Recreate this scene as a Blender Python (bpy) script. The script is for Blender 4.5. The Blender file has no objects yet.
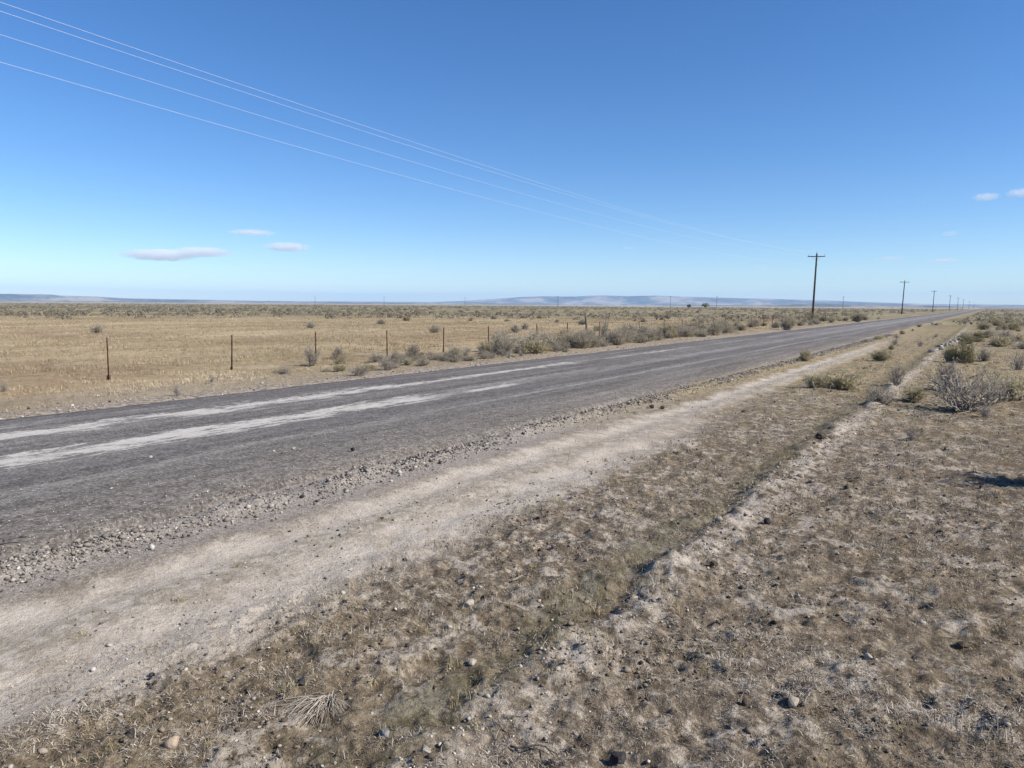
import bpy, bmesh, math, random
import numpy as np
from mathutils import Vector, Matrix

SC = bpy.context.scene
COL = SC.collection
rnd = random.Random(11)
RNG = np.random.default_rng(11)

# ------------------------------------------------------------------ camera model
F, H = 720.0, 2.5
ROLL = math.atan(0.0065)
YH = 301.3 + 512 * 0.0065
PITCH = math.atan((384 - YH) / F)
YAW = math.radians(33.3926)          # the road runs along world +Y, the camera looks to its left

def local_to_world(v):
    x = v[0] * math.cos(ROLL) - v[1] * math.sin(ROLL)
    y = v[0] * math.sin(ROLL) + v[1] * math.cos(ROLL)
    fw = -v[2] * math.cos(PITCH) + y * math.sin(PITCH)
    up = v[2] * math.sin(PITCH) + y * math.cos(PITCH)
    return Vector((x * math.cos(YAW) - fw * math.sin(YAW), x * math.sin(YAW) + fw * math.cos(YAW), up))

def ray(px, py):
    return local_to_world(((px - 512) / F, -(py - 384) / F, -1.0))

def ground_at(px, py, z=0.0):
    r = ray(px, py)
    t = (z - H) / r.z
    return r.x * t, r.y * t

def at_lateral(px, X):
    """the y coordinate at which the column px meets the line x = X"""
    r = ray(px, 305)
    return r.y * X / r.x

def at_dist(px, py, D):
    r = ray(px, py)
    k = D / math.hypot(r.x, r.y)
    return Vector((r.x * k, r.y * k, H + r.z * k))

# ------------------------------------------------------------------ noise (numpy)
def _hash(ix, iy, seed):
    h = (ix.astype(np.int64) * 374761393 + iy.astype(np.int64) * 668265263 + seed * 974711) & 0xFFFFFFFF
    h = ((h ^ (h >> 13)) * 1274126177) & 0xFFFFFFFF
    h = ((h ^ (h >> 16)) * 2246822519) & 0xFFFFFFFF
    return ((h ^ (h >> 15)) & 0xFFFFFF) / float(0xFFFFFF)

def vnoise(x, y, seed=0):
    x = np.asarray(x, float); y = np.asarray(y, float)
    ix, iy = np.floor(x), np.floor(y)
    fx, fy = x - ix, y - iy
    fx = fx * fx * fx * (fx * (fx * 6 - 15) + 10); fy = fy * fy * fy * (fy * (fy * 6 - 15) + 10)
    a = _hash(ix, iy, seed); b = _hash(ix + 1, iy, seed)
    c = _hash(ix, iy + 1, seed); d = _hash(ix + 1, iy + 1, seed)
    return (a + (b - a) * fx) * (1 - fy) + (c + (d - c) * fx) * fy

def fbm(x, y, oct=4, seed=0, gain=0.5):
    s = 0; a = 1; t = 0
    for o in range(oct):
        c, sn = math.cos(0.6 * o + .3), math.sin(0.6 * o + .3)
        s = s + a * vnoise((x * c - y * sn) * 2 ** o + 13.7 * o, (x * sn + y * c) * 2 ** o - 7.1 * o, seed + o)
        t += a; a *= gain
    return s / t

def sstep(a, b, x):
    t = np.clip((x - a) / (b - a), 0, 1)
    return t * t * (3 - 2 * t)

ROAD_R, ROAD_L = -7.95, -17.2

def berm_x(Y):
    return -2.42 + 0.3 * (vnoise(Y * .35, Y * 0 + 3.3, 5) - .5) + 0.3 * (vnoise(Y * 1.3, Y * 0 + 1.3, 6) - .5) + 0.15 * (vnoise(Y * 3.3, Y * 0 + 1.3, 61) - .5)

def height(X, Y):
    X = np.asarray(X, float); Y = np.asarray(Y, float)
    r = np.hypot(X, Y)
    near = 1 - sstep(25, 90, r)
    grassy = sstep(-5.2, -4.3, X + 0.5 * (vnoise(X * .6, Y * .6, 9) - .5))
    field = 1 - sstep(-19.6, -18.6, X)
    rough = np.clip(grassy + field * .8, 0, 1)
    z = rough * near * (0.085 * (fbm(X * 1.1, Y * 1.1, 3, 1) - .5) + 0.10 * (fbm(X * 4.2, Y * 4.2, 3, 2) - .5)
                        + 0.05 * (fbm(X * 13, Y * 13, 2, 3) - .5))
    z = z + (1 - rough) * near * (0.05 * (fbm(X * .9, Y * .5, 3, 4) - .5) + 0.025 * (fbm(X * 8, Y * 5, 3, 7) - .5))
    # ruts of the dirt track
    for c, w, d in ((-6.15, .35, .05), (-5.1, .3, .035)):
        z = z - d * near * np.exp(-((X - c - .25 * (vnoise(Y * .25, Y * 0, 8) - .5)) / w) ** 2)
    # low berm with a small dark step on the road side
    d = X - berm_x(Y)
    amp = (0.45 + 0.9 * vnoise(Y * .8, Y * 0 + 9, 10)) * sstep(2.6, 4.4, Y)
    b = np.where(d < 0, np.exp(-(d / .16) ** 2), np.exp(-(d / .32) ** 2))
    z = z + near * .05 * np.exp(-((d - .1) / .35) ** 2) * (vnoise(X * 5, Y * 5, 62) - .4) + near * amp * (0.06 * b - 0.025 * np.exp(-((d + .26) / .17) ** 2))
    # gravel windrow
    z = z + 0.09 * near * np.exp(-((X + 7.45) / .22) ** 2) * (.25 + 1.1 * vnoise(Y * 1.1, Y * 0 + 2, 12)) * (.5 + vnoise(X * 7, Y * 7, 15)) * (1 - .8 * sstep(13, 26, Y))
    # far swells
    z = z + 0.25 * sstep(-26, -60, X) * (fbm(X * .02, Y * .02, 2, 14) - .5)
    road = sstep(-17.7, -17.3, X) * (1 - sstep(-7.95, -7.65, X))
    return z * (1 - road) - 0.05 * road

# ------------------------------------------------------------------ mesh helpers
def mesh_np(name, V, quads=None, tris=None, tint=None, smooth=False):
    V = np.asarray(V, np.float32)
    nq = 0 if quads is None else len(quads); ntr = 0 if tris is None else len(tris)
    loops = np.concatenate([np.asarray(a, np.int32).ravel() for a in (quads, tris) if a is not None])
    tot = np.concatenate([np.full(nq, 4, np.int32), np.full(ntr, 3, np.int32)])
    st = np.concatenate([[0], np.cumsum(tot)[:-1]]).astype(np.int32)
    me = bpy.data.meshes.new(name)
    me.vertices.add(len(V)); me.vertices.foreach_set('co', V.ravel())
    me.loops.add(len(loops)); me.loops.foreach_set('vertex_index', loops)
    me.polygons.add(len(tot)); me.polygons.foreach_set('loop_start', st)
    me.polygons.foreach_set('loop_total', tot)
    if smooth:
        me.polygons.foreach_set('use_smooth', np.ones(len(tot), bool))
    if tint is not None:
        at = me.attributes.new('tint', 'FLOAT', 'FACE'); at.data.foreach_set('value', np.asarray(tint, np.float32))
    me.update(calc_edges=True)
    return me

def link(name, me, mat, parent=None):
    o = bpy.data.objects.new(name, me)
    if mat is not None and not me.materials:
        me.materials.append(mat)
    COL.objects.link(o)
    if parent: o.parent = parent
    return o

def tag(o, label=None, cat=None, group=None, kind=None):
    if label: o['label'] = label
    if cat: o['category'] = cat
    if group: o['group'] = group
    if kind: o['kind'] = kind
    return o

def thing(name, label, cat, loc=(0, 0, 0), rz=0, group=None):
    o = bpy.data.objects.new(name, None); COL.objects.link(o)
    o.empty_display_size = .2
    o.location = loc; o.rotation_euler = (0, 0, rz)
    return tag(o, label, cat, group)

def copy_thing(src, name=None):
    c = src.copy(); COL.objects.link(c)
    for ch in [x for x in src.children]:
        k = ch.copy(); COL.objects.link(k); k.parent = c
        for g in [x for x in ch.children]:
            m = g.copy(); COL.objects.link(m); m.parent = k
    return c

class Tubes:
    """collects tapered tubes along polylines into one mesh"""
    def __init__(s): s.V = []; s.Q = []; s.T = []; s.n = 0; s.tint = []
    def tube(s, pts, r0, r1, sides=5, tint=.5, caps=True):
        pts = [Vector(p) for p in pts]; m = len(pts); base = s.n
        for i, p in enumerate(pts):
            d = (pts[min(i + 1, m - 1)] - pts[max(i - 1, 0)]).normalized()
            a = d.orthogonal().normalized() if abs(d.z) < .99 else Vector((1, 0, 0)); b = d.cross(a).normalized(); a = b.cross(d)
            r = r0 + (r1 - r0) * i / (m - 1)
            for k in range(sides):
                t = 2 * math.pi * k / sides
                s.V.append(p + a * (r * math.cos(t)) + b * (r * math.sin(t)))
        for i in range(m - 1):
            for k in range(sides):
                k2 = (k + 1) % sides
                s.Q.append((base + i * sides + k, base + i * sides + k2, base + (i + 1) * sides + k2, base + (i + 1) * sides + k)); s.tint.append(tint)
        s.n += m * sides
        if caps:
            for row, rev in ((0, True), (m - 1, False)):
                s.V.append(pts[row]); c = s.n; s.n += 1
                for k in range(sides):
                    a_, b_ = base + row * sides + k, base + row * sides + (k + 1) % sides
                    s.T.append((c, b_, a_) if rev else (c, a_, b_))
    def box(s, c, size, rot=None):
        c = Vector(c); b = s.n
        for dz in (-1, 1):
            for dx, dy in ((-1, -1), (1, -1), (1, 1), (-1, 1)):
                v = Vector((dx * size[0] / 2, dy * size[1] / 2, dz * size[2] / 2))
                if rot is not None: v = rot @ v
                s.V.append(c + v)
        for q in ((0, 3, 2, 1), (4, 5, 6, 7), (0, 1, 5, 4), (1, 2, 6, 5), (2, 3, 7, 6), (3, 0, 4, 7)):
            s.Q.append(tuple(b + i for i in q)); s.tint.append(.5)
        s.n += 8
    def mesh(s, name, smooth=False):
        return mesh_np(name, np.array([tuple(v) for v in s.V]), np.array(s.Q) if s.Q else None, np.array(s.T) if s.T else None,
                       np.concatenate([np.array(s.tint), np.full(len(s.T), .5)]), smooth)

# ------------------------------------------------------------------ node helpers
class NT:
    def __init__(s, name):
        s.m = bpy.data.materials.new(name); s.m.use_nodes = True
        s.t = s.m.node_tree; s.t.nodes.clear()
        s.out = s.t.nodes.new('ShaderNodeOutputMaterial')
    def n(s, ty, **kw):
        nd = s.t.nodes.new(ty)
        for k, v in kw.items(): setattr(nd, k, v)
        return nd
    def put(s, sock, v):
        if isinstance(v, bpy.types.NodeSocket): s.t.links.new(v, sock)
        else:
            if sock.type == 'RGBA' and len(v) == 3: v = (*v, 1)
            sock.default_value = v
    def math(s, op, a, b=0.0, c=None):
        nd = s.n('ShaderNodeMath', operation=op); s.put(nd.inputs[0], a); s.put(nd.inputs[1], b)
        if c is not None: s.put(nd.inputs[2], c)
        return nd.outputs[0]
    def add(s, a, b): return s.math('ADD', a, b)
    def mul(s, a, b): return s.math('MULTIPLY', a, b)
    def sub(s, a, b): return s.math('SUBTRACT', a, b)
    def step(s, x, a, b, lo=0.0, hi=1.0):
        nd = s.n('ShaderNodeMapRange', interpolation_type='SMOOTHSTEP')
        s.put(nd.inputs['Value'], x)
        if a > b: a, b, lo, hi = b, a, hi, lo
        nd.inputs['From Min'].default_value = a; nd.inputs['From Max'].default_value = b
        nd.inputs['To Min'].default_value = lo; nd.inputs['To Max'].default_value = hi
        return nd.outputs[0]
    def band(s, x, c, w, soft):
        """1 inside |x-c| < w, with soft edges"""
        d = s.math('ABSOLUTE', s.sub(x, c))
        return s.step(d, w + soft, max(w - soft, 0.0), 0.0, 1.0)
    def noise(s, vec, scale, detail=4, rough=.55, dist=0.0):
        nd = s.n('ShaderNodeTexNoise'); s.put(nd.inputs['Vector'], vec)
        nd.inputs['Scale'].default_value = scale; nd.inputs['Detail'].default_value = detail
        nd.inputs['Roughness'].default_value = rough; nd.inputs['Distortion'].default_value = dist
        return nd.outputs['Fac']
    def voro(s, vec, scale, out='Distance', rnd_=1.0):
        nd = s.n('ShaderNodeTexVoronoi'); s.put(nd.inputs['Vector'], vec); nd.inputs['Scale'].default_value = scale
        nd.inputs['Randomness'].default_value = rnd_
        return nd.outputs[out]
    def mix(s, f, a, b, blend='MIX'):
        nd = s.n('ShaderNodeMix', data_type='RGBA', blend_type=blend)
        s.put(nd.inputs[0], f); s.put(nd.inputs[6], a); s.put(nd.inputs[7], b)
        return nd.outputs[2]
    def ramp(s, f, stops):
        nd = s.n('ShaderNodeValToRGB'); s.put(nd.inputs[0], f); el = nd.color_ramp.elements
        while len(el) < len(stops): el.new(.5)
        for e, (p, c) in zip(el, stops): e.position = p; e.color = (*c, 1)
        return nd.outputs[0]
    def xyz(s):
        g = s.n('ShaderNodeNewGeometry'); sp = s.n('ShaderNodeSeparateXYZ'); s.t.links.new(g.outputs['Position'], sp.inputs[0])
        return g.outputs['Position'], sp.outputs[0], sp.outputs[1], sp.outputs[2]
    def scaled(s, vec, sx, sy, sz=1.0):
        nd = s.n('ShaderNodeVectorMath', operation='MULTIPLY'); s.put(nd.inputs[0], vec); nd.inputs[1].default_value = (sx, sy, sz)
        return nd.outputs[0]
    def attr(s, name, ty='GEOMETRY'):
        nd = s.n('ShaderNodeAttribute', attribute_name=name, attribute_type=ty); return nd.outputs['Fac']
    def obj_random(s):
        return s.n('ShaderNodeObjectInfo').outputs['Random']
    def bsdf(s, col, rough=.9, bump=None, strength=.4, dist=.02, spec=.15, metal=0.0, sheen=0.0):
        b = s.n('ShaderNodeBsdfPrincipled'); s.put(b.inputs['Base Color'], col); s.put(b.inputs['Roughness'], rough)
        b.inputs['Specular IOR Level'].default_value = spec; b.inputs['Metallic'].default_value = metal
        if bump is not None:
            bp = s.n('ShaderNodeBump'); bp.inputs['Strength'].default_value = strength; bp.inputs['Distance'].default_value = dist
            s.put(bp.inputs['Height'], bump); s.t.links.new(bp.outputs[0], b.inputs['Normal'])
        s.t.links.new(b.outputs[0], s.out.inputs['Surface'])
        return s.m

# ------------------------------------------------------------------ materials
def mat_ground():
    t = NT('ground_soil')
    pos, X, Y, Z = t.xyz()
    n_big = t.noise(pos, .22, 3)
    n_edge = t.noise(pos, .75, 5, .6)
    n_patch = t.noise(pos, 1.9, 6, .62, .4)
    n_clump = t.noise(pos, 6.5, 5, .65, .3)
    n_fine = t.noise(pos, 24.0, 5, .7)
    n_grit = t.noise(pos, 95.0, 3, .7)
    n_field = t.noise(t.scaled(pos, 1, .45), .1, 6, .62)
    Xd = t.add(X, t.mul(t.sub(n_edge, .5), 1.1))
    Xf = t.add(X, t.mul(t.sub(n_patch, .5), .7))
    r = t.math('SQRT', t.add(t.mul(X, X), t.mul(Y, Y)))
    # matted grey-brown grass on the right
    det = t.add(t.mul(n_clump, .42), t.add(t.mul(n_fine, .34), t.mul(n_grit, .24)))
    thatch = t.ramp(det, [(.36, (.06, .046, .033)), (.46, (.13, .104, .077)), (.52, (.215, .176, .132)), (.59, (.40, .345, .272))])
    warm = t.ramp(det, [(.36, (.065, .048, .03)), (.46, (.145, .113, .075)), (.54, (.23, .186, .128)), (.64, (.37, .31, .225))])
    right = t.mix(t.step(n_big, .38, .62), thatch, warm)
    pale = t.ramp(t.add(t.mul(n_fine, .6), t.mul(n_clump, .4)), [(.32, (.26, .22, .175)), (.5, (.41, .36, .30)), (.66, (.53, .475, .41))])
    bare = t.step(t.add(t.mul(n_patch, .55), t.add(t.mul(n_clump, .3), t.mul(n_fine, .15))), .515, .56)
    right = t.mix(t.mul(bare, .55), right, pale)
    dark_spots = t.step(t.add(t.mul(t.noise(pos, 9.0, 5, .65, .7), .6), t.mul(n_patch, .4)), .455, .41)
    right = t.mix(t.mul(dark_spots, .52), right, (.07, .053, .038))
    brown = t.step(t.noise(pos, .55, 5, .65), .5, .62)
    right = t.mix(t.mul(t.mul(brown, t.step(X, -1.8, -.6)), .55), right, (.125, .092, .063))
    chips = t.mul(t.step(t.voro(pos, 31.0), .28, .16), t.step(t.noise(pos, 3.1, 3), .5, .62))
    right = t.mix(t.mul(chips, .6), right, (.46, .41, .34))
    # a golden-grassier tone farther down the verge
    gold = t.ramp(t.add(t.mul(n_clump, .5), t.mul(n_patch, .5)), [(.38, (.14, .105, .057)), (.5, (.27, .212, .12)), (.62, (.39, .32, .205))])
    right = t.mix(t.mul(t.step(Y, 11.0, 34.0), .85), right, gold)
    # dirt track
    track = t.ramp(t.add(t.mul(n_patch, .45), t.add(t.mul(n_fine, .3), t.mul(n_grit, .25))),
                   [(.37, (.23, .194, .15)), (.46, (.40, .348, .286)), (.56, (.53, .468, .39))])
    ruts = t.mul(t.band(Xd, -5.75, .33, .25), t.step(n_clump, .38, .6))
    track = t.mix(t.mul(ruts, .75), track, t.mix(n_fine, (.22, .18, .13), (.34, .29, .21)))
    tm = t.mul(t.step(Xd, -6.95, -6.3), t.step(Xd, -4.25, -4.95))
    tm_far = t.mul(t.mul(t.step(Xd, -6.65, -6.2), t.step(Xd, -5.2, -5.7)), t.mul(t.step(t.noise(t.scaled(pos, 1, .3), .5, 4), .32, .46), t.step(Y, 75.0, 36.0, .12, 1.0)))
    tmask = t.mix(t.step(Y, 9.0, 19.0), tm, tm_far)
    col = t.mix(tmask, right, track)
    crust = t.step(t.add(t.mul(n_patch, .5), t.mul(n_clump, .5)), .47, .40)
    track = t.mix(t.mul(crust, .38), track, (.24, .195, .145))
    # gold verge between track and road farther off, gravelly grey soil near
    grav = t.ramp(t.add(t.mul(n_grit, .55), t.mul(n_fine, .45)), [(.38, (.12, .104, .09)), (.5, (.28, .25, .218)), (.62, (.46, .415, .365))])
    gm = t.step(Xf, -6.5, -7.0)
    gcol = t.mix(t.step(t.add(Y, t.mul(t.sub(n_edge, .5), 14.0)), 10.0, 24.0), grav, t.mix(.1, t.mix(.55, gold, (.37, .29, .155)), grav))
    col = t.mix(gm, col, gcol)
    # berm: pale crumbly ridge
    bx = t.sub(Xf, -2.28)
    bm = t.mul(t.mul(t.band(bx, 0.0, .18, .15), t.step(n_clump, .36, .56)), t.step(Y, 2.6, 4.6, .35, 1.0))
    col = t.mix(t.mul(bm, .8), col, pale)
    dk = t.mul(t.band(bx, -.45, .22, .2), t.step(n_patch, .36, .52))  # patchy dark olive strip along the road side of the berm
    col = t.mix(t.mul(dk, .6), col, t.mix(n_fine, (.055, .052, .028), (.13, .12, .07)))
    # field beyond the road
    fcol = t.ramp(t.add(t.mul(n_field, .45), t.add(t.mul(n_clump, .3), t.mul(n_patch, .25))),
                  [(.38, (.155, .117, .07)), (.46, (.285, .22, .13)), (.54, (.38, .30, .182)), (.62, (.47, .39, .262))])
    reddish = t.step(t.noise(t.scaled(pos, .6, 1), .06, 5, .6), .52, .66)
    fcol = t.mix(t.mul(reddish, .6), fcol, (.25, .165, .105))
    greyed = t.mul(t.step(t.add(X, t.mul(t.sub(n_edge, .5), 3.0)), -22.5, -19.5), .75)
    fcol = t.mix(greyed, fcol, t.ramp(det, [(.38, (.115, .092, .066)), (.47, (.23, .19, .138)), (.56, (.37, .315, .24))]))
    strk = t.step(t.noise(t.scaled(pos, .5, .35), .35, 5, .7), .56, .64)
    fcol = t.mix(t.mul(strk, .4), fcol, (.47, .40, .29))
    olive = t.step(t.noise(t.scaled(pos, 1.0, .6), .11, 6, .7), .52, .62)
    fcol = t.mix(t.mul(olive, .5), fcol, (.235, .19, .115))
    scrub = t.ramp(t.add(t.mul(t.noise(pos, .05, 6, .7), .55), t.mul(t.noise(pos, .45, 4, .7), .45)),
                   [(.42, (.115, .105, .063)), (.5, (.215, .185, .113)), (.58, (.34, .275, .17))])
    sm = t.step(t.add(r, t.mul(t.sub(t.noise(pos, .022, 4), .5), 90)), 110.0, 175.0)
    fcol = t.mix(sm, fcol, scrub)
    strip = t.step(t.add(r, t.mul(t.sub(t.noise(pos, .004, 3), .5), 600)), 900.0, 1500.0)
    fcol = t.mix(strip, fcol, t.mix(t.noise(pos, .003, 4), (.24, .205, .14), (.43, .36, .25)))
    fm = t.step(Xd, -17.8, -18.9)
    verge = t.mix(t.step(n_clump, .4, .6), (.19, .155, .115), (.38, .325, .26))
    col = t.mix(t.step(Xf, -16.9, -17.6), col, verge)
    col = t.mix(fm, col, fcol)
    sm2 = t.mul(t.step(r, 60.0, 160.0), t.step(X, -8.5, -6.0))
    col = t.mix(sm2, col, scrub)
    # dark crumbs and pale chips
    v = t.n('ShaderNodeTexVoronoi'); t.put(v.inputs['Vector'], pos); v.inputs['Scale'].default_value = 17
    crumbs = t.mul(t.step(v.outputs['Distance'], .26, .14), t.step(v.outputs['Color'], .86, .9))
    col = t.mix(t.mul(crumbs, .7), col, (.06, .05, .042))
    bump = t.add(t.mul(n_clump, .5), t.add(t.mul(n_fine, .5), t.mul(n_grit, .22)))
    return t.bsdf(col, .95, bump, 1.0, .06, .05)

def mat_road():
    t = NT('worn_chip_seal')
    pos, X, Y, Z = t.xyz()
    sp = t.voro(pos, 55.0, 'Color'); sp2 = t.noise(pos, 60.0, 4, .8)
    streak = t.noise(t.scaled(pos, 2.4, .09), 1.0, 5, .6)
    n1 = t.noise(pos, .8, 5, .6); n2 = t.noise(t.scaled(pos, 1, .8), 6.5, 6, .75)
    agg = t.noise(pos, 19.0, 3, .75)
    tone = t.add(t.add(t.mul(sp2, .24), t.mul(agg, .36)), t.add(t.mul(streak, .17), t.mul(n2, .23)))
    base = t.ramp(tone, [(.42, (.055, .050, .047)), (.5, (.128, .119, .111)), (.585, (.275, .256, .236))])
    # dusty browner margin on the near side
    mar = t.step(t.add(X, t.mul(t.sub(n1, .5), 1.6)), -10.6, -8.6)
    dust = t.ramp(tone, [(.42, (.066, .058, .051)), (.5, (.148, .131, .114)), (.58, (.31, .278, .24))])
    col = t.mix(t.mul(mar, .75), base, dust)
    pebble = t.mul(t.step(t.voro(pos, 14.0), .2, .1), t.step(sp, .8, .86))
    col = t.mix(t.mul(pebble, t.step(X, -13.0, -9.0, .15, .8)), col, (.42, .38, .34))
    # pale worn streaks
    edge = t.add(t.add(t.mul(t.sub(t.noise(t.scaled(pos, .5, .22), 1.0, 3, .6), .5), 1.6), t.mul(t.sub(t.noise(t.scaled(pos, 3.0, .55), 1.0, 7, .85), .5), 3.4)), t.mul(t.sub(n2, .5), 1.2))
    fadeU = t.step(t.add(Y, t.mul(t.sub(t.noise(t.scaled(pos, .2, .5), 1.0, 3), .5), 18.0)), 52.0, 20.0, .35, 1.0)
    sU = t.mul(t.step(t.math('ABSOLUTE', t.add(t.add(X, 14.75), edge)), .5, .28), fadeU)
    thin = t.step(t.math('ABSOLUTE', t.add(t.add(X, 14.75), t.mul(edge, .6))), .3, .12)
    sU = t.mix(t.step(Y, 11.0, 20.0), sU, t.mul(thin, fadeU))
    bl = t.step(t.noise(t.scaled(pos, .1, .16), 1.0, 3, .5), .38, .52)
    sU = t.mul(sU, t.mix(t.step(Y, 10.0, 17.0), (1, 1, 1), t.mix(.3, bl, (1, 1, 1))))
    fadeL = t.step(Y, 16.5, 13.5)
    sL = t.mul(t.step(t.math('ABSOLUTE', t.add(t.add(X, 12.35), t.mul(edge, .75))), .46, .3), t.math('MAXIMUM', fadeL, .22))
    dash = t.mul(t.step(t.math('ABSOLUTE', t.add(t.add(X, 12.1), t.mul(edge, .5))), .26, .12), t.mul(t.band(Y, 17.3, 1.3, .4), .9))
    sL = t.math('MAXIMUM', sL, dash)
    s3 = t.mul(t.band(t.add(X, t.mul(edge, .35)), -10.5, .14, .14), t.mul(t.step(streak, .38, .55), .3))
    s4 = t.mul(t.step(t.math('ABSOLUTE', t.add(t.add(X, 16.1), t.mul(edge, .9))), .25, .05), t.mul(t.step(streak, .5, .62), .6))
    st = t.math('MAXIMUM', t.math('MAXIMUM', sU, sL), t.math('MAXIMUM', s3, s4))
    st = t.mul(st, t.step(t.noise(t.scaled(pos, 2.2, .7), 1.0, 6, .85), .41, .49, .12, 1.0))
    pale = t.ramp(t.add(t.mul(sp2, .5), t.mul(n2, .5)), [(.35, (.31, .285, .255)), (.5, (.47, .44, .40)), (.65, (.56, .53, .485))])
    col = t.mix(t.mul(st, .92), col, pale)
    far = t.step(Y, 30.0, 120.0)
    col = t.mix(t.mul(t.mul(far, t.band(X, -12.9, 1.9, 1.2)), .3), col, (.33, .32, .315))
    # dark tracks either side
    dk = t.mul(t.math('MAXIMUM', t.band(X, -16.4, .5, .5), t.band(X, -11.4, .4, .4)), t.step(streak, .3, .55))
    col = t.mix(t.mul(dk, .25), col, (.09, .088, .093))
    return t.bsdf(col, .92, t.add(t.mul(sp2, .4), t.mul(agg, .6)), .8, .02, .04)

def mat_tint(name, stops, rough=.9, rand=.25, spec=.1, bump_scale=None, leaf=0.0):
    """colour from the per-face tint attribute, with a little variation from object to object"""
    t = NT(name)
    f = t.attr('tint')
    f = t.add(f, t.mul(t.sub(t.obj_random(), .5), rand))
    col = t.ramp(f, stops)
    bump = None
    if bump_scale:
        pos, *_ = t.xyz(); nn = t.noise(pos, bump_scale, 5, .65)
        col = t.mix(t.step(nn, .35, .65, 0.0, .5), col, tuple(c * .55 for c in stops[len(stops) // 2][1])); bump = nn
    m = t.bsdf(col, rough, bump, .5, .02, spec)
    if leaf:
        tr = t.n('ShaderNodeBsdfTranslucent'); t.put(tr.inputs[0], col); mx = t.n('ShaderNodeMixShader'); mx.inputs[0].default_value = leaf
        t.t.links.new(t.out.inputs['Surface'].links[0].from_socket, mx.inputs[1]); t.t.links.new(tr.outputs[0], mx.inputs[2]); t.t.links.new(mx.outputs[0], t.out.inputs['Surface'])
    return m

def mat_noise(name, stops, scale=3.0, rough=.9, stretch=(1, 1, 1), bump=.3, dist=.01, spec=.15, metal=0.0):
    t = NT(name)
    tc = t.n('ShaderNodeTexCoord')
    v = t.scaled(tc.outputs['Object'], *stretch)
    nn = t.noise(v, scale, 6, .65)
    return t.bsdf(t.ramp(nn, stops), rough, nn, bump, dist, spec, metal)

M = {}
M['ground'] = mat_ground()
M['road'] = mat_road()
M['grass'] = mat_tint('dry_grass', [(0, (.07, .055, .041)), (.35, (.175, .146, .112)), (.7, (.31, .268, .213)), (1, (.48, .43, .36))], rand=0)
M['field_grass'] = mat_tint('golden_grass', [(0, (.15, .115, .07)), (.4, (.275, .218, .138)), (.75, (.38, .31, .205)), (1, (.49, .425, .315))], rand=0)
M['gravel'] = mat_tint('gravel_stones', [(0, (.035, .031, .028)), (.3, (.16, .142, .124)), (.65, (.31, .278, .24)), (1, (.48, .435, .38))], rand=0)
M['crumb'] = mat_tint('soil_crumb', [(0, (.035, .026, .02)), (.35, (.105, .083, .063)), (.65, (.22, .183, .142)), (1, (.42, .37, .30))], rand=0)
M['sage_leaf'] = mat_tint('sage_leaf', [(0, (.20, .172, .122)), (.4, (.36, .315, .232)), (.75, (.46, .41, .31)), (1, (.54, .485, .38))], rand=.5, leaf=.45)
M['green_leaf'] = mat_tint('greasewood_leaf', [(0, (.11, .10, .05)), (.5, (.21, .19, .10)), (1, (.33, .295, .17))], rand=.3, leaf=.35)
M['yellow_leaf'] = mat_tint('rabbitbrush_leaf', [(0, (.27, .225, .12)), (.5, (.46, .395, .23)), (1, (.58, .51, .33))], rand=.3, leaf=.5)
M['straw'] = mat_tint('straw_stems', [(0, (.13, .11, .085)), (.5, (.28, .245, .20)), (1, (.45, .405, .345))], rand=.3)
M['twig'] = mat_tint('grey_twigs', [(0, (.13, .112, .09)), (.5, (.28, .245, .205)), (1, (.42, .385, .34))], rand=.3)
M['dead_twig'] = mat_tint('bleached_twigs', [(0, (.13, .112, .10)), (.5, (.24, .212, .192)), (1, (.36, .325, .295))], rand=.2)
M['pole_wood'] = mat_noise('creosoted_pole_wood', [(.3, (.030, .021, .017)), (.55, (.062, .044, .034)), (.75, (.11, .085, .065))], 3.0, .85, (6, 6, .6))
M['insulator'] = mat_noise('porcelain', [(.3, (.20, .19, .19)), (.7, (.32, .31, .31))], 4, .25, bump=0.0, spec=.5)
M['steel'] = mat_noise('galvanised_steel', [(.3, (.35, .35, .36)), (.7, (.5, .5, .51))], 9, .45, metal=.8, bump=.05)
M['wire'] = mat_noise('aluminium_conductor', [(.3, (.62, .62, .62)), (.7, (.78, .78, .78))], 4, .4, spec=.5, bump=0.0)
M['rust'] = mat_noise('rusty_steel', [(.3, (.05, .024, .016)), (.5, (.11, .055, .036)), (.7, (.18, .10, .07))], 14, .85, (1, 1, .3))
M['old_wood'] = mat_noise('weathered_grey_wood', [(.3, (.05, .04, .034)), (.55, (.13, .11, .095)), (.75, (.2, .18, .16))], 5, .9, (6, 6, .7), .6)
M['black_rock'] = mat_noise('dark_basalt', [(.3, (.018, .017, .018)), (.55, (.045, .042, .042)), (.75, (.10, .09, .085))], 14, .85, bump=.8, dist=.02)
M['brown_rock'] = mat_noise('brown_clod', [(.3, (.04, .03, .022)), (.55, (.09, .07, .052)), (.75, (.17, .14, .11))], 16, .95, bump=.9, dist=.02)
M['pale_rock'] = mat_noise('pale_limestone', [(.35, (.17, .147, .115)), (.5, (.30, .265, .215)), (.65, (.41, .365, .305))], 14, .9, bump=.7, dist=.02)
M['tan_rock'] = mat_noise('tan_stone', [(.3, (.22, .16, .11)), (.55, (.36, .28, .21)), (.75, (.46, .38, .30))], 14, .9, bump=.7, dist=.02)
M['grey_rock'] = mat_noise('grey_stone', [(.3, (.12, .115, .11)), (.55, (.23, .22, .21)), (.75, (.34, .32, .30))], 14, .9, bump=.7, dist=.02)

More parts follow.
